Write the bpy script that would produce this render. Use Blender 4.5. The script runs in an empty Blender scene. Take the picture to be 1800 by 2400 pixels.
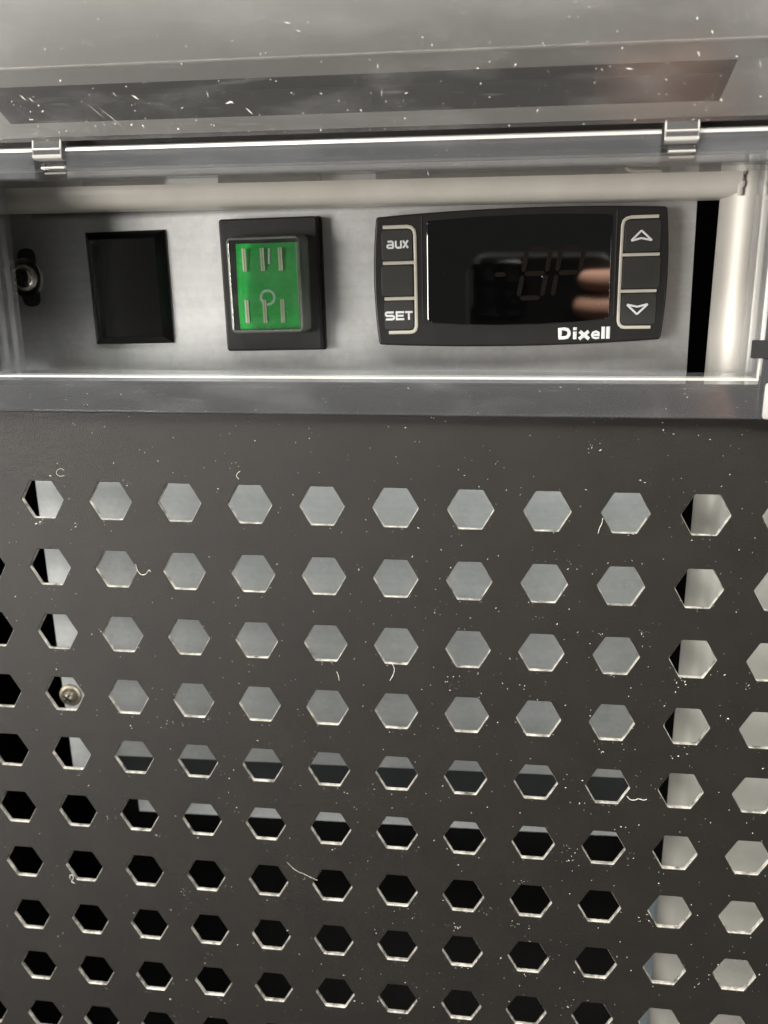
import bpy, bmesh, math, random
from mathutils import Vector, Matrix

# ---------------------------------------------------------------- camera, world, lamps, exposure
S = 0.001                                   # everything below is written in millimetres
scene = bpy.context.scene
cam_data = bpy.data.cameras.new('camera')
cam = bpy.data.objects.new('camera', cam_data)
scene.collection.objects.link(cam)
right = Vector((0.99226202, 0.1239165, -0.00779661))
up = Vector((-0.02411671, 0.25395137, 0.96691628))
fwd = Vector((-0.12179684, 0.95924627, -0.25497476))
M3 = Matrix((right, up, -fwd)).transposed()
cam.matrix_world = Matrix.Translation(Vector((112.25, -196.94, 51.23)) * S) @ M3.to_4x4()
cam_data.sensor_fit = 'HORIZONTAL'
cam_data.sensor_width = 36.0
cam_data.lens = 36.0 * 1837.43 / 1659.0
cam_data.clip_start = 0.005
cam_data.clip_end = 50.0
cam_data.dof.use_dof = True
cam_data.dof.focus_distance = 0.206
cam_data.dof.aperture_fstop = 20.0
scene.camera = cam

world = bpy.data.worlds.new('World')
scene.world = world
world.use_nodes = True
bg = world.node_tree.nodes['Background']
bg.inputs['Color'].default_value = (1.0, 0.98, 0.94, 1)
bg.inputs['Strength'].default_value = 0.06


def area_lamp(name, loc, target, sx, sy, power, col):
    d = bpy.data.lights.new(name, 'AREA')
    d.shape = 'RECTANGLE'
    d.size = sx
    d.size_y = sy
    d.energy = power
    d.color = col
    o = bpy.data.objects.new(name, d)
    scene.collection.objects.link(o)
    o.location = loc
    v = Vector(target) - Vector(loc)
    o.rotation_euler = v.to_track_quat('-Z', 'Y').to_euler()
    return o


area_lamp('ceiling_lamp', (-0.55, -0.75, 1.25), (0.08, 0, 0), 0.9, 0.5, 40, (1.0, 0.98, 0.94))
area_lamp('ceiling_lamp', (0.95, -0.85, 1.15), (0.08, 0, 0), 0.7, 0.4, 28, (1.0, 0.96, 0.90))
area_lamp('side_window', (-1.50, -1.45, -0.15), (0.0, 0, 0.0), 0.8, 0.8, 46, (1.0, 0.95, 0.90))
area_lamp('ceiling_lamp', (0.35, 0.45, 1.3), (0.16, -0.2, 0.04), 0.9, 0.4, 80, (1.0, 0.96, 0.91))
area_lamp('plate_fill', (0.085, 0.0016, -0.070), (0.085, 0.1, -0.070), 0.25, 0.20, 0.050, (0.975, 1.0, 0.975)).data.spread = math.radians(24)  # added fill light behind the panel, standing for no real lamp

scene.view_settings.view_transform = 'Standard'
scene.view_settings.look = 'None'
scene.view_settings.exposure = 0.25
scene.view_settings.gamma = 1.0
scene.view_settings.use_curve_mapping = False
scene.render.engine = 'CYCLES'
scene.cycles.max_bounces = 10
scene.cycles.transparent_max_bounces = 24


# ---------------------------------------------------------------- materials
def new_mat(name):
    m = bpy.data.materials.new(name)
    m.use_nodes = True
    nt = m.node_tree
    for n in list(nt.nodes):
        nt.nodes.remove(n)
    out = nt.nodes.new('ShaderNodeOutputMaterial')
    return m, nt, out


def N(nt, kind, **kw):
    n = nt.nodes.new(kind)
    for k, v in kw.items():
        if k.startswith('_'):
            setattr(n, k[1:], v)
        else:
            n.inputs[k.replace('__', ' ')].default_value = v
    return n


def coords(nt):
    return nt.nodes.new('ShaderNodeTexCoord').outputs['Object']


def noise(nt, co, scale, detail=4, rough=0.6):
    n = N(nt, 'ShaderNodeTexNoise', Scale=scale, Detail=detail, Roughness=rough)
    nt.links.new(co, n.inputs['Vector'])
    return n.outputs['Fac']


def ramp(nt, fac, stops):
    r = nt.nodes.new('ShaderNodeValToRGB')
    el = r.color_ramp.elements
    while len(el) < len(stops):
        el.new(0.5)
    for e, (p, c) in zip(el, stops):
        e.position = p
        e.color = (c, c, c, 1) if not isinstance(c, (tuple, list)) else tuple(c) + (1,)
    nt.links.new(fac, r.inputs['Fac'])
    return r.outputs['Color']


def surface(name, base, rough=0.5, metallic=0.0, spec=0.5, vary=0.12, vscale=120, bump=0.0, bscale=1500, base2=None, rough_vary=0.08, ior=1.5):
    """A painted, moulded or bare surface: base colour with a mild mottling, uneven gloss and fine relief."""
    m, nt, out = new_mat(name)
    p = N(nt, 'ShaderNodeBsdfPrincipled', Roughness=rough, Metallic=metallic, IOR=ior)
    p.inputs['Specular IOR Level'].default_value = spec
    co = coords(nt)
    f = noise(nt, co, vscale)
    b2 = base2 or tuple(c * (1 - vary) for c in base)
    b1 = tuple(c * (1 + vary) for c in base) if base2 is None else base
    nt.links.new(ramp(nt, f, [(0.3, b2), (0.7, b1)]), p.inputs['Base Color'])
    f2 = noise(nt, co, vscale * 2.7)
    mr = N(nt, 'ShaderNodeMapRange')
    mr.inputs['To Min'].default_value = max(0.02, rough - rough_vary)
    mr.inputs['To Max'].default_value = rough + rough_vary
    nt.links.new(f2, mr.inputs['Value'])
    nt.links.new(mr.outputs['Result'], p.inputs['Roughness'])
    if bump:
        b = N(nt, 'ShaderNodeBump', Strength=bump, Distance=0.0002)
        nt.links.new(noise(nt, co, bscale, 3), b.inputs['Height'])
        nt.links.new(b.outputs['Normal'], p.inputs['Normal'])
    nt.links.new(p.outputs['BSDF'], out.inputs['Surface'])
    return m


def clear_plastic(name, tint=(0.93, 0.94, 0.95), gloss_rough=0.06, haze=0.05, haze_col=(0.8, 0.8, 0.78), smudge=0.1, ior=1.49):
    """Clear moulded plastic: see-through, glossy by Fresnel, with even haze, and more where it is handled and scratched."""
    m, nt, out = new_mat(name)
    L = nt.links.new
    co = coords(nt)
    tr = N(nt, 'ShaderNodeBsdfTransparent', Color=tint + (1,))
    gl = N(nt, 'ShaderNodeBsdfGlossy', Roughness=gloss_rough, Color=(1, 1, 1, 1))
    df = N(nt, 'ShaderNodeBsdfDiffuse', Color=haze_col + (1,))
    tl = N(nt, 'ShaderNodeBsdfTranslucent', Color=haze_col + (1,))
    scat = N(nt, 'ShaderNodeMixShader', Fac=0.4)
    L(df.outputs[0], scat.inputs[1])
    L(tl.outputs[0], scat.inputs[2])
    # smudges: stretched, thresholded noise; fine scratches: strongly stretched noise
    mp = N(nt, 'ShaderNodeMapping')
    mp.inputs['Scale'].default_value = (30, 60, 90)
    mp.inputs['Rotation'].default_value = (0, 0.6, 0)
    L(co, mp.inputs['Vector'])
    sm = ramp(nt, noise(nt, mp.outputs['Vector'], 1.0, 6, 0.62), [(0.48, 0.0), (0.72, 1.0)])
    mp2 = N(nt, 'ShaderNodeMapping')
    mp2.inputs['Scale'].default_value = (90, 90, 1400)
    mp2.inputs['Rotation'].default_value = (0, 0.75, 0)
    L(co, mp2.inputs['Vector'])
    sc = ramp(nt, noise(nt, mp2.outputs['Vector'], 1.0, 2, 0.5), [(0.66, 0.0), (0.76, 1.0)])
    a1 = N(nt, 'ShaderNodeMath', _operation='MULTIPLY_ADD')
    L(sm, a1.inputs[0])
    a1.inputs[1].default_value = smudge
    a1.inputs[2].default_value = haze
    a2 = N(nt, 'ShaderNodeMath', _operation='MULTIPLY_ADD')
    L(sc, a2.inputs[0])
    a2.inputs[1].default_value = smudge * 0.5
    L(a1.outputs[0], a2.inputs[2])
    m1 = N(nt, 'ShaderNodeMixShader')
    L(a2.outputs[0], m1.inputs['Fac'])
    L(tr.outputs[0], m1.inputs[1])
    L(scat.outputs[0], m1.inputs[2])
    fr = N(nt, 'ShaderNodeFresnel', IOR=ior)
    m2 = N(nt, 'ShaderNodeMixShader')
    L(fr.outputs[0], m2.inputs['Fac'])
    L(m1.outputs[0], m2.inputs[1])
    L(gl.outputs[0], m2.inputs[2])
    L(m2.outputs[0], out.inputs['Surface'])
    return m


def plate_metal():
    """Galvanised steel: faint spangle, rolled streaks, matt reflection."""
    m, nt, out = new_mat('galvanised_steel')
    L = nt.links.new
    co = coords(nt)
    p = N(nt, 'ShaderNodeBsdfPrincipled', Metallic=0.75, Roughness=0.46)
    v = N(nt, 'ShaderNodeTexVoronoi', Scale=700.0)
    L(co, v.inputs['Vector'])
    mp = N(nt, 'ShaderNodeMapping')
    mp.inputs['Scale'].default_value = (18, 40, 500)
    L(co, mp.inputs['Vector'])
    st = noise(nt, mp.outputs['Vector'], 1.0, 4)
    mo = noise(nt, co, 55, 6, 0.65)
    mix = N(nt, 'ShaderNodeMixRGB', Fac=0.05)
    L(ramp(nt, mo, [(0.25, (0.42, 0.46, 0.44)), (0.75, (0.55, 0.585, 0.56))]), mix.inputs[1])
    L(v.outputs['Color'], mix.inputs[2])
    hs = N(nt, 'ShaderNodeHueSaturation', Saturation=0.35)
    L(mix.outputs[0], hs.inputs['Color'])
    mul = N(nt, 'ShaderNodeMixRGB', _blend_type='MULTIPLY', Fac=0.5)
    L(hs.outputs[0], mul.inputs[1])
    L(ramp(nt, st, [(0.3, 0.82), (0.7, 1.0)]), mul.inputs[2])
    L(mul.outputs[0], p.inputs['Base Color'])
    mr = N(nt, 'ShaderNodeMapRange')
    mr.inputs['To Min'].default_value = 0.44
    mr.inputs['To Max'].default_value = 0.60
    L(mo, mr.inputs['Value'])
    L(mr.outputs[0], p.inputs['Roughness'])
    b = N(nt, 'ShaderNodeBump', Strength=0.12, Distance=0.0002)
    L(noise(nt, co, 900, 3), b.inputs['Height'])
    L(b.outputs[0], p.inputs['Normal'])
    L(p.outputs[0], out.inputs['Surface'])
    return m


def tube_paint(name='offwhite_tube_paint', metallic=0.0, rough=0.38, lift=1.0):
    """Off-white painted tube with a brown stain and grime round the weld."""
    m, nt, out = new_mat(name)
    L = nt.links.new
    co = coords(nt)
    p = N(nt, 'ShaderNodeBsdfPrincipled', Roughness=rough, Metallic=metallic)
    base = ramp(nt, noise(nt, co, 60, 5), [(0.3, (0.50 * lift, 0.48 * lift, 0.43 * lift)), (0.7, (0.58 * lift, 0.56 * lift, 0.51 * lift))])
    d = N(nt, 'ShaderNodeVectorMath', _operation='DISTANCE')
    L(co, d.inputs[0])
    d.inputs[1].default_value = (0.1655, 0.019, 0.0675)
    n = noise(nt, co, 420, 5, 0.7)
    ad = N(nt, 'ShaderNodeMath', _operation='MULTIPLY_ADD')
    L(n, ad.inputs[0])
    ad.inputs[1].default_value = 0.011
    L(d.outputs['Value'], ad.inputs[2])
    mk = ramp(nt, ad.outputs[0], [(0.0075, 1.0), (0.0125, 0.0)])
    mx = N(nt, 'ShaderNodeMixRGB')
    L(mk, mx.inputs['Fac'])
    L(base, mx.inputs[1])
    mx.inputs[2].default_value = (0.075, 0.055, 0.032, 1)
    L(mx.outputs[0], p.inputs['Base Color'])
    L(p.outputs[0], out.inputs['Surface'])
    return m


MAT = {
    'powder': surface('black_powder_coat', (0.0145, 0.0134, 0.0115), 0.38, spec=0.42, vary=0.14, vscale=70, bump=0.8, bscale=3800, rough_vary=0.05),
    'edge': surface('cut_steel_edge', (0.64, 0.61, 0.54), 0.42, metallic=0.3, base2=(0.07, 0.068, 0.06), vscale=420),
    'bare': surface('bare_steel_inside', (0.55, 0.55, 0.53), 0.5, metallic=0.5),
    'galv': plate_metal(),
    'tube': tube_paint(),
    'post': tube_paint('satin_post', 0.4, 0.5, 0.88),
    'weld': surface('weld_bead', (0.46, 0.43, 0.37), 0.35, metallic=0.3, vary=0.35, vscale=800, bump=0.6, bscale=1500),
    'darkgrey': surface('dark_grey_bend', (0.022, 0.025, 0.025), 0.45),
    'chrome': surface('zinc_screw', (0.62, 0.60, 0.55), 0.24, metallic=1.0, vary=0.2, vscale=900),
    'oldscrew': surface('tarnished_screw', (0.36, 0.32, 0.25), 0.38, metallic=0.8, vary=0.4, vscale=900),
    'void': surface('dark_opening', (0.012, 0.012, 0.012), 0.8),
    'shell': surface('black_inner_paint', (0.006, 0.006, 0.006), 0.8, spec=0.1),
    'blue': surface('pale_blue_sheet', (0.42, 0.50, 0.54), 0.4),
    'fascia': surface('grey_fascia_paint', (0.56, 0.56, 0.535), 0.45, vary=0.06, vscale=40, bump=0.1, bscale=900),
    'bright_line': surface('pale_bright_line', (0.88, 0.86, 0.80), 0.25),
    'groove': surface('reflected_dark_band', (0.015, 0.016, 0.016), 0.6),
    'blackplastic': surface('black_abs', (0.005, 0.005, 0.005), 0.13, spec=0.3, rough_vary=0.03, bump=0.2, bscale=2600),
    'satin': surface('satin_black_bezel', (0.0165, 0.0165, 0.0160), 0.40, spec=0.3, bump=0.3, bscale=2600),
    'key': surface('rubber_key', (0.030, 0.030, 0.028), 0.55, spec=0.35, bump=0.2, bscale=2600),
    'window': surface('smoked_window', (0.0012, 0.0012, 0.0013), 0.03, spec=1.0, rough_vary=0.01, ior=1.65),
    'segment': surface('unlit_segment', (0.010, 0.007, 0.005), 0.4, spec=0.2),
    'print': surface('white_print', (0.66, 0.68, 0.68), 0.5),
    'line': surface('cream_print', (0.46, 0.44, 0.37), 0.5),
    'green': surface('green_rocker', (0.024, 0.60, 0.095), 0.28, vary=0.10, vscale=160),
    'mint': surface('mint_print', (0.80, 0.95, 0.84), 0.5),
    'rib': surface('pale_rib', (0.94, 0.96, 0.74), 0.3),  # near-white colour stands in for bright reflections on the ribs
    'ribcore': surface('rib_core', (0.55, 0.58, 0.42), 0.4),
    'dust': surface('dust', (0.62, 0.60, 0.54), 0.9, vary=0.3),
    'lint': surface('lint', (0.60, 0.58, 0.50), 0.8),
    'clear': clear_plastic('clear_frame_plastic', haze=0.085, smudge=0.08, gloss_rough=0.07, haze_col=(0.78, 0.80, 0.83)),  # bluish haze imitates reflections on the frame strip
    'lid': clear_plastic('clear_lid_plastic', haze=0.06, smudge=0.12, gloss_rough=0.14, tint=(0.95, 0.95, 0.95)),  # even haze stands in for the reflected veil on the lid
    'cleartab': clear_plastic('clear_hinge_plastic', haze=0.10, smudge=0.05, gloss_rough=0.04),
    'pale_haze': clear_plastic('pale_haze_plastic', haze=0.75, smudge=0.1, haze_col=(0.9, 0.88, 0.82), gloss_rough=0.2),  # whitish haze put on edges to imitate their bright lines
    'gloss': clear_plastic('clear_lip_plastic', haze=0.01, smudge=0.02, gloss_rough=0.02, tint=(0.75, 0.75, 0.75)),
    'dome': clear_plastic('clear_switch_dome', haze=0.02, smudge=0.05, gloss_rough=0.04),
    'domerim': clear_plastic('clear_switch_dome_rim', haze=0.26, smudge=0.05, gloss_rough=0.06),
    'smoke': clear_plastic('smoked_notch', haze=0.02, smudge=0.0, tint=(0.2, 0.2, 0.2)),
}


# ---------------------------------------------------------------- mesh helpers (mm)
class MB:
    def __init__(self):
        self.v, self.f, self.m = [], [], []

    def add(self, verts, faces, mat=0):
        o = len(self.v)
        self.v += [tuple(p) for p in verts]
        self.f += [tuple(i + o for i in f) for f in faces]
        self.m += [mat] * len(faces)

    def box(self, x0, x1, y0, y1, z0, z1, bev=0.0, mat=0, seg=2):
        bm = bmesh.new()
        bmesh.ops.create_cube(bm, size=1)
        for v in bm.verts:
            v.co = Vector(((x0 + x1) / 2 + v.co.x * (x1 - x0), (y0 + y1) / 2 + v.co.y * (y1 - y0), (z0 + z1) / 2 + v.co.z * (z1 - z0)))
        if bev:
            bmesh.ops.bevel(bm, geom=bm.edges[:], offset=bev, segments=seg, affect='EDGES', profile=0.5)
        bm.verts.index_update()
        self.add([v.co[:] for v in bm.verts], [[v.index for v in f.verts] for f in bm.faces], mat)
        bm.free()

    def prism_x(self, prof, x0, x1, mat=0, mats=None):
        """Profile of (y, z) points swept along x."""
        n = len(prof)
        vs = [(x0, y, z) for y, z in prof] + [(x1, y, z) for y, z in prof]
        o = len(self.v)
        self.v += vs
        for i in range(n):
            j = (i + 1) % n
            self.f.append((o + i, o + j, o + n + j, o + n + i))
            self.m.append(mats[i] if mats else mat)
        self.f.append(tuple(o + i for i in reversed(range(n))))
        self.f.append(tuple(o + n + i for i in range(n)))
        self.m += [mat, mat]

    def plate(self, poly, yf, yb, ch=0.0, steps=1, mat=0, side=None):
        """Outline of (x, z) points, counter-clockwise seen from the front, from y = yb up to yf with a rounded front edge."""
        loops = [(inset(poly, 0), yb)]
        if ch:
            for k in range(steps + 1):
                a = math.pi / 2 * k / steps
                loops.append((inset(poly, ch * (1 - math.cos(a))), yf + ch - ch * math.sin(a)))
        else:
            loops.append((inset(poly, 0), yf))
        n = len(poly)
        o = len(self.v)
        for lp, y in loops:
            self.v += [(x, y, z) for x, z in lp]
        for k in range(len(loops) - 1):
            for i in range(n):
                j = (i + 1) % n
                a = o + k * n
                self.f.append((a + i, a + j, a + n + j, a + n + i))
                self.m.append(mat if side is None else side)
        self.f.append(tuple(o + (len(loops) - 1) * n + i for i in range(n)))
        self.f.append(tuple(o + i for i in reversed(range(n))))
        self.m += [mat, mat]

    def tube(self, path, r, seg=8, flat=1.0, mat=0, taper=None, closed=False):
        P = [Vector(p) for p in path]
        n = len(P)
        o = len(self.v)
        for i, p in enumerate(P):
            a = P[(i - 1) % n] if closed else P[max(i - 1, 0)]
            b = P[(i + 1) % n] if closed else P[min(i + 1, n - 1)]
            t = (b - a).normalized()
            u = t.cross(Vector((0, 1, 0)))
            u = u.normalized() if u.length > 1e-6 else Vector((1, 0, 0))
            w = Vector((0, 1, 0))
            k = 1.0
            if 0 < i < n - 1 and not closed:
                c = (P[i] - a).normalized().dot((b - P[i]).normalized())
                k = min(1.6, 1 / max(0.3, math.sqrt(max(0.0, (1 + c) / 2))))
            rr = r * (taper[i] if taper else 1)
            for s in range(seg):
                an = 2 * math.pi * s / seg
                self.v.append(tuple(p + u * (math.cos(an) * rr * k) + w * (math.sin(an) * rr * flat)))
        for i in range(n if closed else n - 1):
            for s in range(seg):
                q = (s + 1) % seg
                i2 = (i + 1) % n
                self.f.append((o + i * seg + s, o + i * seg + q, o + i2 * seg + q, o + i2 * seg + s))
                self.m.append(mat)
        if not closed:
            self.f.append(tuple(o + s for s in reversed(range(seg))))
            self.f.append(tuple(o + (n - 1) * seg + s for s in range(seg)))
            self.m += [mat, mat]

    def lathe(self, cx, cz, prof, seg=32, mat=0):
        """Profile of (radius, y) points turned round an axis along y."""
        o = len(self.v)
        for r, y in prof:
            for s in range(seg):
                a = 2 * math.pi * s / seg
                self.v.append((cx + r * math.cos(a), y, cz + r * math.sin(a)))
        for k in range(len(prof) - 1):
            for s in range(seg):
                q = (s + 1) % seg
                self.f.append((o + k * seg + s, o + k * seg + q, o + (k + 1) * seg + q, o + (k + 1) * seg + s))
                self.m.append(mat)
        self.f.append(tuple(o + s for s in range(seg)))
        self.f.append(tuple(o + (len(prof) - 1) * seg + s for s in range(seg)))
        self.m += [mat, mat]

    def build(self, name, mats, parent=None, smooth=False, fix=True, bevel=0.0):
        me = bpy.data.meshes.new(name)
        me.from_pydata([(x * S, y * S, z * S) for x, y, z in self.v], [], self.f)
        if not isinstance(mats, (list, tuple)):
            mats = [mats]
        for m in mats:
            me.materials.append(MAT[m])
        me.polygons.foreach_set('material_index', self.m)
        if fix:
            bm = bmesh.new()
            bm.from_mesh(me)
            bmesh.ops.recalc_face_normals(bm, faces=bm.faces[:])
            bm.to_mesh(me)
            bm.free()
        if smooth:
            me.polygons.foreach_set('use_smooth', [True] * len(me.polygons))
            me.set_sharp_from_angle(angle=math.radians(38))
            me.polygons.foreach_set('use_smooth', [len(p.vertices) <= 6 for p in me.polygons])
        me.update()
        o = bpy.data.objects.new(name, me)
        scene.collection.objects.link(o)
        if parent:
            o.parent = parent
        return o


def inset(poly, d):
    """Move every edge of a convex counter-clockwise outline inwards by d."""
    if d == 0:
        return list(poly)
    n = len(poly)
    out = []
    for i in range(n):
        p0, p1, p2 = (Vector(poly[(i + k) % n]) for k in (-1, 0, 1))
        e1, e2 = (p1 - p0).normalized(), (p2 - p1).normalized()
        n1, n2 = Vector((-e1.y, e1.x)), Vector((-e2.y, e2.x))
        b = n1 + n2
        if b.length < 1e-6:
            b = n1.copy()
        b.normalize()
        out.append(tuple(p1 + b * (d / max(0.35, b.dot(n1)))))
    return out


def rrect(x0, x1, z0, z1, r, seg=5):
    pts = []
    for cx, cz, a0 in ((x1 - r, z0 + r, -90), (x1 - r, z1 - r, 0), (x0 + r, z1 - r, 90), (x0 + r, z0 + r, 180)):
        for k in range(seg + 1):
            a = math.radians(a0 + 90 * k / seg)
            pts.append((cx + r * math.cos(a), cz + r * math.sin(a)))
    return pts


def roundpoly(corners, r, seg=4):
    """Round the corners of a counter-clockwise outline."""
    n = len(corners)
    out = []
    for i in range(n):
        p0, p1, p2 = (Vector(corners[(i + k) % n]) for k in (-1, 0, 1))
        a, b = (p0 - p1).normalized(), (p2 - p1).normalized()
        ang = a.angle(b)
        if math.pi - ang < 0.25:
            out.append(tuple(p1))
            continue
        t = min(r / math.tan(ang / 2), 0.45 * (p0 - p1).length, 0.45 * (p2 - p1).length)
        s, e = p1 + a * t, p1 + b * t
        for k in range(seg + 1):
            u = k / seg
            out.append(tuple(s * (1 - u) ** 2 + p1 * 2 * u * (1 - u) + e * u ** 2))
    return out


def thing(name, label, cat, loc, roll=0.0, group=None):
    o = bpy.data.objects.new(name, None)
    o.empty_display_size = 0.01
    scene.collection.objects.link(o)
    o.location = Vector(loc) * S
    o.rotation_euler = (0, -math.radians(roll), 0)
    return tag(o, label, cat, group)


def tag(o, label, cat, group=None):
    o['label'] = label
    o['category'] = cat
    if group:
        o['group'] = group
    return o


def at(px, py, y):
    """Point at depth y (mm) that the photograph (1800 x 2400) shows at px, py: used to set things where they stand."""
    f = 1837.43 * 1800 / 1659
    d = fwd + right * ((px - 900) / f) - up * ((py - 1200) / f)
    t = (y + 196.94) / d.y
    return 112.25 + d.x * t, 51.23 + d.z * t


# ---------------------------------------------------------------- cabinet behind (setting)
b = MB()
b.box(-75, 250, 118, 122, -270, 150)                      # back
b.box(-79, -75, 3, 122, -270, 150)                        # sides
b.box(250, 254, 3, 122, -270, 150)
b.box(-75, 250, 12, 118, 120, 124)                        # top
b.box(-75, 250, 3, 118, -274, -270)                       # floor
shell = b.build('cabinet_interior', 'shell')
shell['kind'] = 'structure'

x0, z0 = at(1480, 2050, 44)
b = MB()
b.box(162.5, 178, 44, 45, -262, z0 + 2)
inner = b.build('inner_sheet', 'blue')
tag(inner, 'pale blue inner sheet behind the holes beside the white post', 'sheet')

# ---------------------------------------------------------------- perforated black panel
PITCH, HR = 18.0, 5.5
C0, C1, R1 = -3, 13, 13
TH = 1.05


def hexloop(r, cx, cz, rc=0.55, seg=3):
    c = [(cx + r * math.cos(math.radians(60 * k)), cz + r * math.sin(math.radians(60 * k))) for k in range(6)]
    return roundpoly(c, rc, seg)            # (seg+1) points per corner, counter-clockwise from 0 degrees


def make_panel():
    b = MB()
    q = 4                                    # points per rounded corner
    for row in range(R1):
        for col in range(C0, C1):
            cx, cz = col * PITCH, -row * PITCH
            h = PITCH / 2
            sq = {'TR': (cx + h, cz + h), 'TL': (cx - h, cz + h), 'BL': (cx - h, cz - h), 'BR': (cx + h, cz - h), 'MR': (cx + h, cz), 'ML': (cx - h, cz)}
            l0, l1, l2 = hexloop(HR + 0.30, cx, cz), hexloop(HR + 0.17, cx, cz), hexloop(HR, cx, cz)
            n = len(l0)

            def corner(k, half):             # indices of loop points of corner k; half 0 = up to the middle, 1 = from it
                i = [k * q + t for t in range(q)]
                return i[:2] if half == 0 else i[2:]

            pieces = []
            order = [('MR', 'TR', 0, 1), ('TR', 'TL', 1, 2), ('TL', 'ML', 2, 3), ('ML', 'BL', 3, 4), ('BL', 'BR', 4, 5), ('BR', 'MR', 5, 0)]
            for s0, s1, k0, k1 in order:
                arc = [k0 * q + t for t in (1, 2, 3)] + [k1 * q + t for t in (0, 1)]
                pieces.append((s0, s1, arc))
            for y, lp, flip in ((0.0, l0, False), (TH, l2, True)):
                for s0, s1, arc in pieces:
                    pts = [(sq[s0][0], y, sq[s0][1]), (sq[s1][0], y, sq[s1][1])] + [(lp[i][0], y, lp[i][1]) for i in reversed(arc)]
                    idx = list(range(len(pts)))
                    if flip:
                        idx.reverse()
                    b.add(pts, [idx], 2 if flip else 0)
            rings = [(l0, 0.0), (l1, 0.08), (l2, 0.34), (l2, TH)]
            for k in range(3):
                (a, ya), (c, yc) = rings[k], rings[k + 1]
                vs = [(x, ya, z) for x, z in a] + [(x, yc, z) for x, z in c]
                b.add(vs, [(i, (i + 1) % n, n + (i + 1) % n, n + i) for i in range(n)], 0 if k == 0 else 1)
    xl, xr = C0 * PITCH - 9, (C1 - 1) * PITCH + 9
    b.box(xl, xr, 0, TH, 9, 29)
    b.box(xl, -9, 0, TH, 29, 79)
    b.box(171.3, xr, 0, TH, 29, 79)
    b.box(xl, xr, 0, TH, 79, 84.7)
    b.box(-9.8, -8.75, TH, 12.2, 29, 79)                      # edges of the opening folded inwards
    b.box(171.05, 172.1, TH, 12.2, 29, 79)
    b.box(-9.8, 172.1, TH, 12.2, 79, 80)
    b.box(-9.8, 172.1, TH, 12.2, 28.6, 29.6)
    o = b.build('perforated_panel', ['powder', 'edge', 'bare'], fix=False)
    bm = bmesh.new()
    bm.from_mesh(o.data)
    bmesh.ops.remove_doubles(bm, verts=bm.verts[:], dist=1e-7)
    bmesh.ops.recalc_face_normals(bm, faces=bm.faces[:])
    bm.to_mesh(o.data)
    bm.free()
    return o


panel = make_panel()
tag(panel, 'black powder coated steel panel perforated with rows of hexagonal holes', 'panel')

# ---------------------------------------------------------------- upper fascia behind the raised lid, shaped to imitate reflected bands
fascia = thing('cabinet_fascia', 'grey fascia with an added dark groove and bright strip imitating reflected bands behind the raised clear lid', 'fascia', (80, 0, 83.4))


def local(o, dx, dy, dz):
    for p in o:
        p.v = [(x - dx, y - dy, z - dz) for x, y, z in p.v]
    return o


b = MB()
XL, XR = -75.0, 250.0
gl0, gl1, gr0, gr1 = 2.5, -4.0, 157.2, 160.2             # groove ends: lower and upper
za, zb = 87.8, 95.4
yF, yB = 0.3, 9.0
b.add([(XL, yF, 84.8), (XR, yF, 84.8), (XR, yF, za), (XL, yF, za)], [(0, 1, 2, 3)])
b.add([(XL, yF, za), (gl0, yF, za), (gl1, yF, zb), (XL, yF, zb)], [(0, 1, 2, 3)])
b.add([(gr0, yF, za), (XR, yF, za), (XR, yF, zb), (gr1, yF, zb)], [(0, 1, 2, 3)])
yU = yF - 1.6
b.add([(XL, yF, zb), (XR, yF, zb), (XR, yU, 98.5), (XL, yU, 98.5)], [(0, 1, 2, 3)])
b.add([(XL, yU, 98.5), (XR, yU, 98.5), (XR, yU, 150), (XL, yU, 150)], [(0, 1, 2, 3)])
b.add([(XL, yF, 84.8), (XR, yF, 84.8), (XR, 12, 84.8), (XL, 12, 84.8)], [(0, 1, 2, 3)])
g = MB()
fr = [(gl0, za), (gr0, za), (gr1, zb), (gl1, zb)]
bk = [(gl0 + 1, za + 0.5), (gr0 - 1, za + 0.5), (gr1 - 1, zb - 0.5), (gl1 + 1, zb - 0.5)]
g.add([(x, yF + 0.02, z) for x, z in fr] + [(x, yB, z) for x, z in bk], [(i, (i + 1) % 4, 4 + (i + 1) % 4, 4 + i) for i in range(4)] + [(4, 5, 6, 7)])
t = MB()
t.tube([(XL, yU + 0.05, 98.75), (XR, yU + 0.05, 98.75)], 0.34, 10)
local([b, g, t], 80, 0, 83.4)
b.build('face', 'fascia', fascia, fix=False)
g.build('added_dark_groove', 'groove', fascia, fix=False)  # made-up groove, coloured black to imitate a reflected dark band
t.build('bright_line_strip', 'bright_line', fascia, smooth=True)  # added pale strip standing in for a bright line in the lid

# ---------------------------------------------------------------- welded frame of white tubes
cf = thing('tube_frame', 'off-white painted steel tube rail welded to an upright post', 'frame', (165, 17, 73))
b = MB()
rail = [(29.0, 90.0), (17.5, 90.0), (16.6, 89.0)]
for k in range(9):
    a = math.radians(90 * k / 8)
    rail.append((16.5 + 5 - 5 * math.cos(a), 75.4 - 4.6 * math.sin(a)))
rail += [(26.8, 70.8), (27.6, 72.0), (29.0, 88)]
b.prism_x(rail, -75, 167.5)
local([b], 165, 17, 73)
b.build('rail', 'tube', cf, smooth=True)
b = MB()
prof = []
for cx, cy, a0, r in ((171.6, 24.0, 180, 7.0), (196, 24.0, 270, 7.0), (196, 29.0, 0, 2.0), (171.6, 29.0, 90, 2.0)):
    for k in range(13):
        a = math.radians(a0 + 90 * k / 12)
        prof.append((cx + r * math.cos(a), cy + r * math.sin(a)))
n = len(prof)
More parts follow.
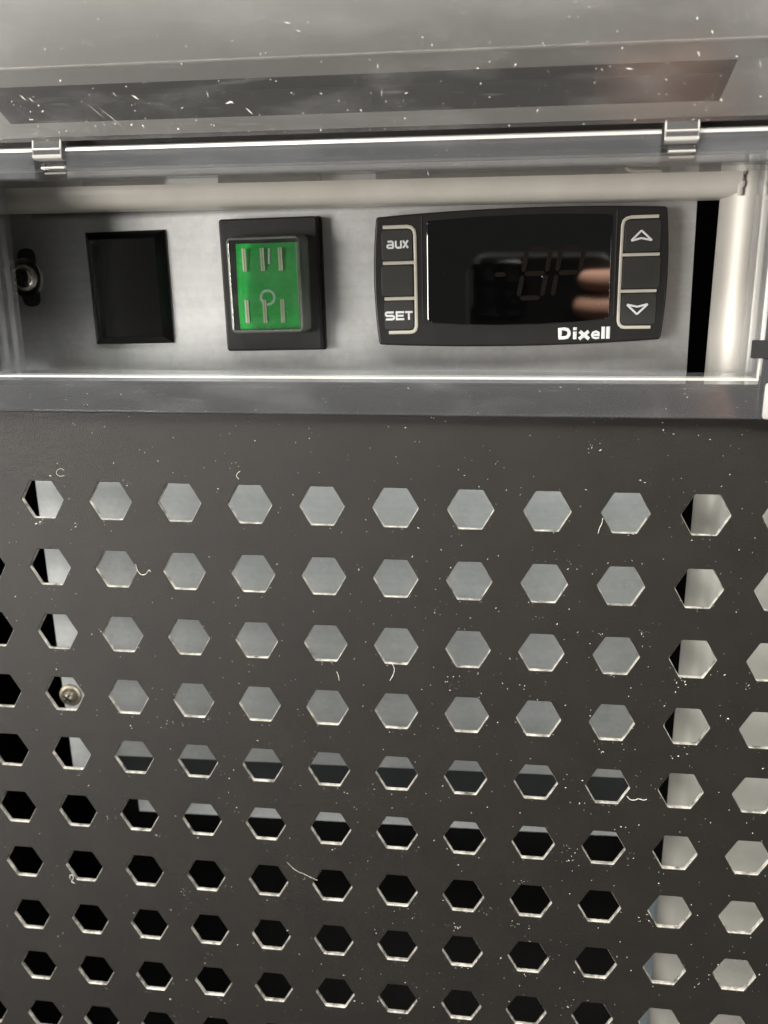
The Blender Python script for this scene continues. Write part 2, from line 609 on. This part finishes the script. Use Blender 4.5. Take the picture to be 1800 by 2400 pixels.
b.add([(x, y, -265) for x, y in prof] + [(x, y, 110) for x, y in prof], [(i, (i + 1) % n, n + (i + 1) % n, n + i) for i in range(n)] + [tuple(range(n)), tuple(range(n, 2 * n))])
local([b], 165, 17, 73)
b.build('post', 'post', cf, smooth=True)
b = MB()
random.seed(4)
for k in range(7):
    z = 70.9 + k * 0.9
    b.tube([(167.3 + random.uniform(-.2, .2), 17.1, z), (167.5 + random.uniform(-.2, .2), 17.1, z + 1.3)], 0.6 + random.uniform(-.12, .12), 10, 0.6)
local([b], 165, 17, 73)
b.build('weld_bead', 'tube', cf, smooth=True)

# ---------------------------------------------------------------- galvanised mounting plate
YP = 28.0
mp_ = thing('mounting_plate', 'galvanised steel mounting plate holding the plug, switch and controller', 'plate', (70, YP, 0), 1.1)
XA, XB = -87.6, 91.7                                       # local to the plate, whose fixing sits about a degree out of level


def on_plate(x, z):
    a = math.radians(1.1)
    dx = x - 70
    return dx * math.cos(a) + z * math.sin(a), z * math.cos(a) - dx * math.sin(a)


def bent(prof, xa, xb, th=1.0):
    """A bent sheet: open profile of (y, z) given thickness towards the back."""
    b = MB()
    b.prism_x(prof + [(y + th, z) for y, z in reversed(prof)], xa, xb)
    return b


zA = -88.1
b = bent([(3.5, 79), (0.6, 72.2), (0.05, 70.9), (0, 69.9), (0, zA + 0.5), (0.3, zA)], -79.0, XB)
b.box(XA, -79.0, 0, 1.0, -94, 77)
b.build('sheet', 'galv', mp_, smooth=True)
bent([(0.35, zA - 0.02), (1.4, zA - 1.2), (5.2, zA - 12.0)], -79.0, XB).build('dark_joggle', 'darkgrey', mp_, smooth=True)  # bend coloured dark so it stays dark in the added light
b = bent([(5.25, zA - 12.02), (5.6, zA - 12.8), (5.6, -111.2)], -70.0, XB)
b.build('lower_flange', 'galv', mp_, smooth=True)


def screw(cx, cz, r, turn=20, mat='chrome'):
    cx, cz = on_plate(cx, cz)
    b = MB()
    b.lathe(cx, cz, [(r * 1.4, 0.02), (r * 1.4, -0.5), (r * 1.34, -0.6), (r * 0.9, -0.62)], 28)
    b.lathe(cx, cz, [(r, -0.6), (r, -1.0), (r * 0.93, -1.6), (r * 0.72, -2.2), (r * 0.4, -2.5), (r * 0.1, -2.58)], 28)
    s = b.build('screw', mat, mp_, smooth=True)
    c = MB()
    for a in (turn, turn + 90):
        ca, sa = math.cos(math.radians(a)), math.sin(math.radians(a))
        w, l = r * 0.13, r * 0.58
        pts = [(cx + ca * l * i - sa * w * j, cz + sa * l * i + ca * w * j) for i, j in ((-1, -1), (1, -1), (1, 1), (-1, 1))]
        c.plate(pts, -2.62 - 0.02 * (a > turn), -2.0)
    c.build('cross_recess', 'void', s)


screw(-13.6, 54.6, 3.6)
screw(-13.9, -69.2, 2.5, 50, 'oldscrew')
b = MB()
sx, sz = on_plate(-12.6, 54.6)
b.plate(roundpoly([(sx - 2.6, sz - 7.6), (sx + 2.6, sz - 7.6), (sx + 2.6, sz + 7.6), (sx - 2.6, sz + 7.6)], 2.4), -0.06, 0.5)
b.build('slot', 'void', mp_)

# ---------------------------------------------------------------- blanking plug
pl = thing('blanking_plug', 'plain black rectangular blank plug between the silver screw and the green switch', 'plug', (15.9, YP, 51.6), 1.0)
b = MB()
o4 = [(-10.9, -14.5), (10.9, -14.5), (10.9, 14.5), (-10.9, 14.5)]
i4 = inset(o4, 1.9)
n = len(o4)
vs = [(x, 0.05, z) for x, z in o4] + [(x, -0.6, z) for x, z in o4] + [(x, -3.0, z) for x, z in i4] + [(x, -3.05, z) for x, z in inset(i4, 0.15)]
fs = []
for k in range(3):
    fs += [(k * n + i, k * n + (i + 1) % n, (k + 1) * n + (i + 1) % n, (k + 1) * n + i) for i in range(n)]
fs += [tuple(range(3 * n, 4 * n)), tuple(reversed(range(n)))]
b.add(vs, fs)
b.build('cap', 'blackplastic', pl)

# ---------------------------------------------------------------- rocker switch
sw = thing('rocker_switch', 'green rocker switch under a clear splash cover in a black bezel', 'switch', (55.3, YP, 52.05), 1.0)
b = MB()
b.plate(rrect(-12.75, 12.75, -16.5, 16.5, 0.8), -4.0, -1.0, 0.45, 3)
b.plate(rrect(-13.35, 13.35, -16.7, 16.7, 0.8), -1.0, 0.05, 0.3, 2)
b.build('bezel', 'satin', sw, smooth=True)
b = MB()
rk = [(-8.2, -10.9), (8.0, -10.9), (8.0, 10.4), (-7.6, 10.4)]
prof = [(-4.02, -11.0), (-6.4, -10.9), (-6.9, -6.2), (-6.6, 0), (-6.2, 6), (-5.8, 10.3), (-4.02, 10.4)]
b.prism_x(prof, -8.0, 7.9)
rocker = b.build('rocker', 'green', sw)
b = MB()
b.tube([(0.65, -6.08, 9.0), (0.55, -6.48, 5.2)], 0.34, 8, 0.4)
b.build('on_mark', 'mint', rocker)
b = MB()
b.tube([(-0.2 + 1.75 * math.cos(a), -6.76 + 0.05 * math.sin(a), -3.0 + 1.75 * math.sin(a)) for a in [2 * math.pi * k / 32 for k in range(32)]], 0.33, 8, 0.4, closed=True)
b.build('off_mark', 'mint', rocker)
# clear cover: flange on the bezel, soft box above it
b = MB()
base = rrect(-10.3, 10.3, -12.2, 12.2, 1.6, 6)
loops = [(base, -4.0), (base, -4.5)]
for k in range(7):
    a = math.pi / 2 * k / 6
    loops.append((inset(rrect(-9.7, 9.7, -11.9, 11.9, 1.5, 6), 0.9 * (1 - math.cos(a)) + 0.25), -8.8 - 1.0 * math.sin(a)))
n = len(base)
vs = []
for lp, y in loops:
    vs += [(x, y, z) for x, z in lp]
fs = []
for k in range(len(loops) - 1):
    fs += [(k * n + i, k * n + (i + 1) % n, (k + 1) * n + (i + 1) % n, (k + 1) * n + i) for i in range(n)]
fs.append(tuple((len(loops) - 1) * n + i for i in range(n)))
b.add(vs, fs)
b.m = [1 if (i // n) in (1, 3, 4, 5, 6) and i < n * (len(loops) - 1) else 0 for i in range(len(fs))]  # hazier rim faces imitate highlights along the cover's edges
dome = b.build('splash_cover', ['dome', 'domerim'], sw, smooth=True)
for xe, r_ in ((8.45, 0.17), (-9.0, 0.12)):
    b = MB()
    b.tube([(xe, -9.55, 10.2), (xe + 0.02, -9.6, 0), (xe, -9.55, -10.4)], r_, 8)
    b.build('edge_highlight', 'pale_haze', dome, smooth=True)  # pale tubes added as the highlights on the cover's edges
for xx, zt, zb_ in ((-5.65, 9.1, 3.5), (-0.98, 9.1, 3.5), (3.65, 9.1, 3.5), (-5.75, -3.5, -9.25), (-1.1, -3.5, -9.25), (3.55, -3.5, -9.3)):
    b = MB()
    sl = 0.012 * (zt - zb_)
    for dx, w, mt, yy in ((-0.31, 0.22, 0, -7.0), (0.31, 0.22, 0, -7.0), (0.0, 0.12, 1, -6.92)):
        b.box(xx + dx - w, xx + dx + w, yy - 0.12, yy + 0.12, zb_, zt, 0.05, mt, 1)
    b.build('rib', ['rib', 'ribcore'], dome)

# ---------------------------------------------------------------- temperature controller
tc = thing('temperature_controller', 'black digital temperature controller with dark display and printed buttons', 'controller', (118.05, YP, 53.15), 1.1)


def bow(x0, x1, z0, z1, bx, bz, seg=10):
    pts = []
    for k in range(seg):
        u = -1 + 2 * k / seg
        pts.append((x0 + (x1 - x0) * k / seg, z0 - bz * (1 - u * u)))
    for k in range(seg):
        u = -1 + 2 * k / seg
        pts.append((x1 + bx * (1 - u * u), z0 + (z1 - z0) * k / seg))
    for k in range(seg):
        u = -1 + 2 * k / seg
        pts.append((x1 + (x0 - x1) * k / seg, z1 + bz * (1 - u * u)))
    for k in range(seg):
        u = -1 + 2 * k / seg
        pts.append((x0 - bx * (1 - u * u), z1 + (z0 - z1) * k / seg))
    return pts


YF = -5.0
b = MB()
b.plate(roundpoly(bow(-34.9, 34.9, -15.4, 15.6, 0.95, 1.0), 0.9), YF, 0.05, 0.5, 3)
b.build('bezel', 'satin', tc, smooth=True)
b = MB()
wp = [(-22.4, -10.1), (-14, -10.75), (-5, -11.1), (5, -11.1), (14, -10.75), (22.3, -10.1), (22.2, 14.5), (10, 15.0), (0, 15.1), (-10, 15.0), (-22.3, 14.5)]
b.plate(roundpoly(wp, 1.3), YF - 0.22, YF + 0.3, 0.18, 2)
disp = b.build('display_window', 'window', tc, smooth=True)
for sx in (-23.55, 23.35):
    b = MB()
    b.box(sx - 0.16, sx + 0.16, YF - 0.14, YF + 0.2, -9.5, 15.3, 0.06, 0, 1)
    b.build('window_rim', 'key', tc)


def digit(ox, oz, w, h, slant, segs):
    """Seven-segment figure: a ribbon for every unlit bar one can make out."""
    P = {'a': ((0, 1), (1, 1)), 'b': ((1, 1), (1, .5)), 'c': ((1, .5), (1, 0)), 'd': ((0, 0), (1, 0)), 'e': ((0, .5), (0, 0)), 'f': ((0, 1), (0, .5)), 'g': ((0, .5), (1, .5))}
    for s in segs:
        (ax, az), (bx_, bz_) = P[s]
        p = Vector((ox + ax * w + slant * (az - .5), oz + (az - .5) * h))
        q_ = Vector((ox + bx_ * w + slant * (bz_ - .5), oz + (bz_ - .5) * h))
        d = (q_ - p).normalized()
        p, q_ = p + d * 0.75, q_ - d * 0.75
        nn = Vector((-d.y, d.x)) * 0.55
        pts = [p - d * 0.45, p - nn + d * .1, q_ - nn - d * .1, q_ + d * 0.45, q_ + nn - d * .1, p + nn + d * .1]
        b = MB()
        b.plate([tuple(v) for v in pts], YF - 0.235, YF - 0.1)
        b.build('segment', 'segment', disp)


digit(1.2, 1.1, 5.7, 11.6, 2.1, 'abcdefg')
digit(9.4, 1.1, 5.5, 11.6, 1.9, 'abefg')
digit(-6.1, 1.1, 3.6, 11.6, 0, 'g')

YL = YF - 0.12
for side, keys in ((-1, [(-33.6, -25.9, 5.2, 12.4), (-33.9, -25.9, -3.4, 4.0), (-33.3, -25.9, -11.7, -4.6)]), (1, [(25.3, 33.7, 5.4, 12.7), (25.1, 34.0, -3.1, 4.3), (25.2, 33.4, -11.7, -4.3)])):
    for k, (xa, xb, zl, zh) in enumerate(keys):
        b = MB()
        b.plate(rrect(xa, xb, zl, zh, 0.9), YF - 0.16, YF + 0.2, 0.12, 2)
        btn = b.build('button', 'key', tc, smooth=True)
        b = MB()
        YT = YF - 0.17
        if side < 0 and k == 0:                                    # aux
            W = lambda *p: [(x, YT, z) for x, z in p]
            r = 0.25
            b.tube(W((-32.1, 9.75), (-30.95, 9.75), (-30.7, 9.5), (-30.7, 8.15)), r, 8, 0.4)
            b.tube(W((-30.7, 8.98), (-31.9, 8.95), (-32.15, 8.75), (-32.15, 8.42), (-31.9, 8.22), (-30.7, 8.22)), r * .95, 8, 0.42)
            b.tube(W((-30.0, 9.9), (-30.0, 8.5), (-29.75, 8.24), (-28.7, 8.24)), r, 8, 0.4)
            b.tube(W((-28.7, 9.9), (-28.7, 8.1)), r, 8, 0.43)
            b.tube(W((-28.2, 9.9), (-27.0, 8.1)), r * 1.05, 8, 0.4)
            b.tube(W((-27.0, 9.9), (-28.2, 8.1)), r * 1.05, 8, 0.45)
            b.build('lettering', 'print', btn)
        elif side < 0 and k == 2:                                  # SET
            W = lambda *p: [(x, YT, z) for x, z in p]
            r = 0.26
            b.tube(W((-30.95, -7.4), (-32.7, -7.4), (-32.95, -7.6), (-32.95, -8.0), (-32.7, -8.25), (-31.15, -8.25), (-30.9, -8.45), (-30.9, -8.9), (-31.15, -9.12), (-33.0, -9.12)), r, 8, 0.4)
            b.tube(W((-28.3, -7.4), (-30.2, -7.4), (-30.2, -9.12), (-28.3, -9.12)), r, 8, 0.4)
            b.tube(W((-30.2, -8.26), (-28.45, -8.26)), r * .95, 8, 0.42)
            b.tube(W((-28.05, -7.4), (-26.15, -7.4)), r, 8, 0.4)
            b.tube(W((-27.1, -7.4), (-27.1, -9.3)), r, 8, 0.43)
            b.build('lettering', 'print', btn)
        elif side > 0 and k != 1:                                  # arrows
            if k == 0:
                pts = [(29.15, 10.3), (26.85, 8.0), (29.2, 8.55), (31.65, 8.0)]
            else:
                pts = [(28.95, -9.25), (31.4, -6.9), (29.0, -7.45), (26.5, -6.9)]
            ed = []
            for i in range(4):
                p, q_ = Vector(pts[i]), Vector(pts[(i + 1) % 4])
                b.tube([(p.x, YT - .004 * i, p.y), (q_.x, YT - .004 * i, q_.y)], 0.24, 8, 0.4)
            b.build('arrow_mark', 'print', btn)
    W = lambda *p: [(x, YL, z) for x, z in p]
    b = MB()
    if side < 0:
        b.tube(W((-33.2, 13.15), (-27.2, 13.15), (-26.2, 12.95), (-25.5, 12.3), (-25.25, 11.3), (-25.2, 4.6), (-25.2, -4.1), (-25.25, -10.9), (-25.5, -11.8), (-26.1, -12.3), (-26.9, -12.4), (-32.3, -12.4)), 0.42, 10, 0.35)
        b.tube(W((-33.4, 4.6), (-25.2, 4.6)), 0.40, 10, 0.38)
        b.tube(W((-33.2, -4.05), (-25.2, -4.05)), 0.40, 10, 0.38)
    else:
        b.tube(W((33.0, 13.4), (26.6, 13.4), (25.6, 13.15), (24.95, 12.6), (24.7, 11.6), (24.6, 4.8), (24.55, -3.7), (24.55, -10.7), (24.8, -11.6), (25.4, -12.2), (26.2, -12.35), (32.3, -12.4)), 0.38, 10, 0.35)
        b.tube(W((33.6, 4.75), (24.6, 4.8)), 0.36, 10, 0.38)
        b.tube(W((33.3, -3.75), (24.5, -3.7)), 0.36, 10, 0.38)
    b.build('button_outline', 'line', tc, smooth=True)

# brand lettering
b = MB()
W = lambda *p: [(x, YF - 0.02, z) for x, z in p]
b.tube(W((10.55, -14.6), (10.55, -12.42), (11.6, -12.42), (12.4, -12.6), (12.75, -13.1), (12.8, -13.5), (12.75, -13.9), (12.4, -14.42), (11.6, -14.6), (10.2, -14.6)), 0.40, 8, 0.3)
b.tube(W((14.2, -14.98), (14.2, -13.1)), 0.46, 8, 0.3)
b.tube(W((14.2, -12.75), (14.2, -12.05)), 0.46, 8, 0.3)
b.tube(W((15.35, -13.1), (17.65, -14.98)), 0.44, 8, 0.3)
b.tube(W((17.55, -13.1), (15.25, -14.98)), 0.44, 8, 0.34)
b.tube(W((18.5, -14.02), (20.15, -14.02), (20.0, -13.5), (19.3, -13.18), (18.6, -13.45), (18.35, -14.02), (18.6, -14.58), (19.3, -14.84), (20.15, -14.72)), 0.25, 8, 0.4)
b.tube(W((21.08, -14.98), (21.08, -12.05)), 0.45, 8, 0.3)
b.tube(W((22.24, -14.98), (22.24, -12.05)), 0.45, 8, 0.3)
b.build('brand_lettering', 'print', tc)

# ---------------------------------------------------------------- clear hinged cover
cv = thing('clear_cover', 'clear plastic cover frame with its hinged lid raised above the controls', 'cover', (81, 0, 53))
ix0, ix1, iz0, iz1 = -7.2, 169.5, 31.4, 77.2
prof = [(0.0, 12.0), (1.4, 12.0), (1.4, -0.02), (9.0, -0.02), (9.0, -1.5), (8.7, -2.0), (0.4, -2.0), (0.0, -1.6), (0.0, 2.6)]
b = MB()
n = len(prof)
ring = []
for cx, cz, sx, sz in ((ix0, iz0, -1, -1), (ix1, iz0, 1, -1), (ix1, iz1, 1, 1), (ix0, iz1, -1, 1)):
    ring.append([(cx + sx * o_, y, cz + sz * o_ * (0.6 if sz > 0 else 1.0)) for o_, y in prof])
o = 0
b.v = [p for r in ring for p in r]
for k in range(4):
    k2 = (k + 1) % 4
    for i in range(n):
        j = (i + 1) % n
        b.f.append((k * n + i, k * n + j, k2 * n + j, k2 * n + i))
        b.m.append(1 if (i == 6 or (i == 7 and k == 0)) else 0)  # paler edge faces imitate the bright line round the opening
local([b], 81, 0, 53)
b.build('frame', ['clear', 'pale_haze'], cv)
for xa, xb in ((-15.5, 9.9), (17.4, 145.3), (152.6, 177.5)):
    b = MB()
    bar = [(-1.8, 74.95), (-4.7, 75.2), (-5.0, 75.5), (-5.0, 81.0), (-4.75, 81.6), (-4.2, 82.0), (-1.8, 82.2)]
    b.prism_x(bar, xa, xb, 0, [0, 0, 0, 1, 1, 1, 0])  # paler top chamfer imitates a highlight along the bar
    local([b], 81, 0, 53)
    b.build('hinge_bar', ['clear', 'pale_haze'], cv)
b = MB()
b.prism_x([(2.2, 74.4), (-3.4, 74.98), (-3.4, 76.8), (2.2, 76.8)], -8.6, 171.0)
local([b], 81, 0, 53)
b.build('drip_lip', 'gloss', cv)
b = MB()
lean = math.radians(12)
def lidpt(x, u, w):                                        # u up the lid, w out of its face towards the viewer
    return (x, -4.0 - u * math.sin(lean) - w * math.cos(lean), 83.3 + u * math.cos(lean) - w * math.sin(lean))
def lidbox(x0, x1, u0, u1, w0, w1, mat=0):
    vs = [lidpt(x, u, w) for x in (x0, x1) for u in (u0, u1) for w in (w0, w1)]
    b.add(vs, [(0, 1, 3, 2), (4, 6, 7, 5), (0, 4, 5, 1), (2, 3, 7, 6), (0, 2, 6, 4), (1, 5, 7, 3)], mat)
lidbox(-14.5, 176.5, 0.0, 58, 0, 1.6)
local([b], 81, 0, 53)
lid = b.build('lid', 'lid', cv)
for xa in (10.3, 145.8):
    b = MB()
    tabp = [(-2.6, 83.9), (-5.3, 83.9), (-5.7, 82.6), (-6.1, 81.2), (-6.2, 80.2), (-6.0, 79.5), (-5.5, 79.2), (-3.2, 79.2), (-2.6, 79.8)]
    b.prism_x(tabp, xa, xa + 6.6, 0, [0, 0, 0, 0, 1, 1, 1, 0, 0])
    b.tube([(xa + 0.15, -6.05, 81.3), (xa + 6.45, -6.05, 81.3)], 0.22, 8, mat=1)  # pale tubes stand in for bright edge highlights
    b.tube([(xa + 0.1, -5.4, 83.4), (xa + 0.1, -5.9, 81.3), (xa + 0.1, -6.05, 79.6)], 0.2, 8, mat=1)
    b.tube([(xa + 6.5, -5.4, 83.4), (xa + 6.5, -5.9, 81.3), (xa + 6.5, -6.05, 79.6)], 0.2, 8, mat=1)
    local([b], 81, 0, 53)
    b.build('hinge_tab', ['cleartab', 'pale_haze'], lid, smooth=True)
    b = MB()
    b.box(xa + 0.9, xa + 6.6, -4.8, -1.8, 77.0, 78.8, 0.4, 0)
    b.tube([(xa + 1.1, -4.85, 77.6), (xa + 6.4, -4.85, 77.6)], 0.24, 8, mat=1)  # pale tubes imitate the lug's bright edges
    b.tube([(xa + 1.4, -4.0, 76.6), (xa + 6.4, -4.0, 76.6)], 0.2, 8, mat=1)
    local([b], 81, 0, 53)
    b.build('hinge_lug', ['cleartab', 'pale_haze'], cv, smooth=True)
b = MB()
b.box(167.9, 174.5, -2.25, -1.2, 35.8, 39.7, 0.1)
local([b], 81, 0, 53)
b.build('latch_slot', 'void', cv)
b = MB()
b.box(171.3, 180.0, -3.2, -1.6, 22.6, 30.6, 0.7)
local([b], 81, 0, 53)
b.build('latch_pad', 'pale_haze', cv, smooth=True)

# ---------------------------------------------------------------- lint and dust
def inhole(x, z, m=0.5):
    if z > 9:
        return False
    c, r = round(x / PITCH), round(-z / PITCH)
    dx, dz = abs(x - c * PITCH), abs(z + r * PITCH)
    R = HR + m
    return dz < R * 0.866 and dx * 0.866 + dz * 0.5 < R * 0.866


fibres = [
    ('pale curled lint thread beside the second hexagon of the second row', [(318, 1322), (323, 1338), (332, 1347), (342, 1345), (349, 1336), (353, 1341)]),
    ('white curled lint scrap above the first row of hexagons', [(563, 1104), (556, 1110), (555, 1117), (560, 1123)]),
    ('short straight lint hanging under a third row hexagon', [(917, 1553), (924, 1566), (922, 1580), (914, 1595)]),
    ('slim lint thread at the corner of a first row hexagon near the post', [(1413, 1214), (1410, 1228), (1405, 1238), (1402, 1250)]),
    ('wavy white lint thread trailing from a fifth row hexagon', [(1470, 1867), (1478, 1874), (1488, 1875), (1496, 1872), (1508, 1875), (1516, 1873)]),
    ('long thin hair drooping to a seventh row hexagon', [(673, 2021), (684, 2032), (697, 2042), (712, 2048), (728, 2056), (744, 2063)]),
    ('tiny looped lint at the edge of a seventh row hexagon', [(165, 2060), (163, 2053), (169, 2051), (172, 2058), (168, 2066), (175, 2070)]),
    ('thin upright lint between the third and fourth hexagon rows', [(789, 1574), (793, 1583), (795, 1595)]),
    ('faint ring of pale fluff above the first hexagon row', [(150, 1103), (143, 1098), (134, 1103), (133, 1111), (142, 1116), (151, 1114)]),
]
random.seed(11)
for lab, pts in fibres:
    P3 = [at(px, py, -0.12) for px, py in pts]
    dense = []
    for i in range(len(P3) - 1):
        p0, p1, p2, p3 = P3[max(i - 1, 0)], P3[i], P3[i + 1], P3[min(i + 2, len(P3) - 1)]
        for k in range(5):
            t_ = k / 5
            f = [0.5 * (2 * p1[j] + (p2[j] - p0[j]) * t_ + (2 * p0[j] - 5 * p1[j] + 4 * p2[j] - p3[j]) * t_ ** 2 + (3 * p1[j] - p0[j] - 3 * p2[j] + p3[j]) * t_ ** 3) for j in (0, 1)]
            dense.append((f[0], -0.10 - 0.1 * random.random(), f[1]))
    dense.append((P3[-1][0], -0.1, P3[-1][1]))
    c = dense[len(dense) // 2]
    b = MB()
    b.tube([(x - c[0], y, z - c[2]) for x, y, z in dense], 0.085 if 'hair' not in lab and 'ring' not in lab else 0.05, 6, taper=[0.6 + 0.6 * random.random() for _ in dense])
    ob = b.build('lint_thread', 'lint', smooth=True)
    ob.location = Vector((c[0], 0, c[2])) * S
    tag(ob, lab, 'lint', 'lint caught on the black panel')

random.seed(23)
b = MB()


def flake(x, y, z, s):
    a = random.uniform(0, math.pi)
    l, w = s * random.uniform(0.7, 1.8), s * random.uniform(0.35, 0.8)
    ca, sa = math.cos(a), math.sin(a)
    pts = [(x + ca * l * u - sa * w * v, y, z + sa * l * u + ca * w * v) for u, v in ((1, 0), (0, 1), (-1, 0), (0, -1))]
    b.add(pts + [(x, y - s * 0.6, z), (x, y + 0.03, z)], [(0, 1, 4), (1, 2, 4), (2, 3, 4), (3, 0, 4), (1, 0, 5), (2, 1, 5), (3, 2, 5), (0, 3, 5)])


k = 0
while k < 1100:
    x, z = random.uniform(-30, 200), random.uniform(-180, 22)
    if inhole(x, z):
        continue
    if random.random() > 0.35 + 0.65 * max(0, min(1, (x + 10) / 120)):
        continue
    flake(x, -0.02, z, random.choice((0.06, 0.07, 0.08, 0.10, 0.11, 0.13, 0.19)))
    k += 1
for k in range(520):                                        # fluff gathered on the lower lips of the holes
    c, r = random.randint(0, 11), random.randint(0, 9)
    u = random.uniform(-1, 1)
    x = c * PITCH + u * 5.2
    z = -r * PITCH - 4.95 - random.expovariate(1.6) if abs(u) < 0.5 else -r * PITCH - 4.95 + (abs(u) - 0.5) * 9 - random.expovariate(1.4)
    if not inhole(x, z, 0.35):
        flake(x, -0.02, z, random.choice((0.06, 0.08, 0.10, 0.14)))
for k in range(70):                                         # small clumps
    x, z = random.uniform(-12, 190), random.uniform(-170, 20)
    for q in range(random.randint(3, 9)):
        xx, zz = x + random.gauss(0, 1.2), z + random.gauss(0, 0.7)
        if not inhole(xx, zz):
            flake(xx, -0.02, zz, 0.05 + min(0.22, random.expovariate(18)))
for dx, dz in ((5.9, 0.3), (19.7, -6.6), (-18.3, 1.8), (-9.1, 6.0), (17.5, -5.0), (19.0, 0.2)):   # on the display; the largest imitates a glint of light
    flake(118.05 + dx - 0.019 * dz, 22.76, 53.15 + dz + 0.019 * dx, 0.09 if dx != 5.9 else 0.2)
for k in range(90):                                         # on the cover's lower rail
    flake(random.uniform(-16, 178), -2.0, random.uniform(23, 31), random.choice((0.05, 0.07, 0.09, 0.14)))
for k in range(50):                                         # on the hinge bar
    flake(random.uniform(18, 145), -5.0, random.uniform(76, 81), random.choice((0.05, 0.07, 0.1)))
for k in range(420):                                        # on the lid
    p = lidpt(random.uniform(-12, 174), random.expovariate(0.07) % 34, 1.62)
    flake(p[0], p[1], p[2], 0.05 + min(0.2, random.expovariate(16)))
def on_lid(px, py):
    f = 1837.43 * 1800 / 1659
    c = Vector((112.25, -196.94, 51.23))
    dr = fwd + right * ((px - 900) / f) - up * ((py - 1200) / f)
    n_ = Vector((0, -math.cos(lean), -math.sin(lean)))
    p0 = Vector(lidpt(0, 0, 1.63))
    return c + dr * ((p0 - c).dot(n_) / dr.dot(n_))


for (ax_, ay_, bx_, by_, w_) in ((308, 222, 326, 234, .16), (575, 252, 594, 269, .12), (528, 243, 546, 238, .16), (536, 236, 548, 243, .12), (484, 212, 489, 230, .07), (262, 215, 275, 228, .05), (45, 222, 62, 236, .09), (66, 228, 80, 240, .07), (200, 240, 250, 282, .025), (225, 246, 300, 308, .03), (1635, 118, 1640, 134, .14), (1780, 140, 1784, 160, .06), (1668, 70, 1671, 80, .16), (885, 148, 886, 162, .09), (895, 205, 894, 228, .06), (1465, 160, 1485, 162, .1), (664, 51, 684, 56, .09), (690, 70, 708, 75, .07)):
    p, q = on_lid(ax_, ay_), on_lid(bx_, by_)                  # scratches and smears on the lid
    t_ = (q - p).normalized()
    n_ = t_.cross(Vector((0, 1, 0))).normalized() * w_
    m_ = (p + q) / 2
    e_ = Vector((0, -0.03, 0))
    b.add([p[:], (m_ + n_)[:], q[:], (m_ - n_)[:], (m_ + e_)[:]], [(0, 1, 4), (1, 2, 4), (2, 3, 4), (3, 0, 4), (0, 3, 2, 1)])
d = b.build('dust', 'dust', fix=False)
d['kind'] = 'stuff'
d['label'] = 'scattered pale dust specks over panel and clear cover, with one painted glint on the display'
d['category'] = 'dust'

# ---------------------------------------------------------------- phone and the hand that holds it (mirrored in the display)
phone = thing('phone', 'black phone facing the panel, mirrored dark in the display', 'phone', (0, 0, 0))
pm = Matrix.Translation(Vector((112.25, -196.94, 51.23)) * S) @ M3.to_4x4()
phone.matrix_world = pm                                    # local: x right, y up, z back towards the photographer


def phone_part(name, mat, x0, x1, y0, y1, z0, z1, r, par):
    b = MB()
    b.plate(rrect(x0, x1, y0, y1, r, 6), z0, z1, 0.8, 3)
    b.v = [(x, z, y) for x, y, z in b.v]
    return b.build(name, mat, par, smooth=True)


phone_part('body', 'satin', -14, 58, -133, 14, 4.0, 12, 10, phone)
lens = phone_part('lens_plate', 'window', -12, 16, -16, 12, 3.0, 4.1, 6, phone)

MAT['skin'] = surface('skin', (0.66, 0.36, 0.25), 0.5, vary=0.08, vscale=60)
hand = bpy.data.objects.new('hand', None)
scene.collection.objects.link(hand)
hand.matrix_world = pm
tag(hand, 'bare right hand gripping the phone, fingertips mirrored in the display', 'hand')
# joints in the phone's axes; fingers come round its right edge onto the back
chains = []
for k, (yy, reach, r) in enumerate(((4, 40, 5.6), (-9, 38, 6.6), (-23.5, 39, 6.2), (-37, 43, 5.4))):
    chains.append([((80, yy - 6, 20), r * 1.15), ((71, yy - 2, 6), r * 1.05), ((60, yy, -3.5), r), ((reach + 8, yy, -3.2), r * 0.92), ((reach, yy + 0.5, -2.2), r * 0.75)])
thumb = [((84, -62, 30), 10), ((70, -40, 26), 9), ((54, -22, 21), 8.2), ((40, -12, 20), 6.6)]
me = bpy.data.meshes.new('hand_body')
V, E, Rr = [], [], []


def vert(p, r):
    V.append((p[0] * S, p[1] * S, p[2] * S))
    Rr.append(r * S)
    return len(V) - 1


wrist = vert((104, -120, 46), 24)
palm = vert((92, -60, 32), 19)
arm = vert((120, -190, 60), 28)
E += [(arm, wrist), (wrist, palm)]
for c in chains:
    prev = palm
    for p, r in c:
        q = vert(p, r)
        E.append((prev, q))
        prev = q
prev = wrist
for p, r in thumb:
    q = vert(p, r)
    E.append((prev, q))
    prev = q
me.from_pydata(V, E, [])
ho = bpy.data.objects.new('hand_body', me)
scene.collection.objects.link(ho)
sk = ho.modifiers.new('skin', 'SKIN')
for i, sv in enumerate(me.skin_vertices[0].data if me.skin_vertices else []):
    sv.radius = (Rr[i], Rr[i])
    sv.use_root = (i == wrist)
ho.modifiers.new('sub', 'SUBSURF').levels = 2
dg = bpy.context.evaluated_depsgraph_get()
dg.update()
hm = bpy.data.meshes.new_from_object(ho.evaluated_get(dg))
hm.materials.clear()
hm.materials.append(MAT['skin'])
hm.polygons.foreach_set('use_smooth', [True] * len(hm.polygons))
bpy.data.objects.remove(ho)
hb = bpy.data.objects.new('skin', hm)
scene.collection.objects.link(hb)
hb.parent = hand
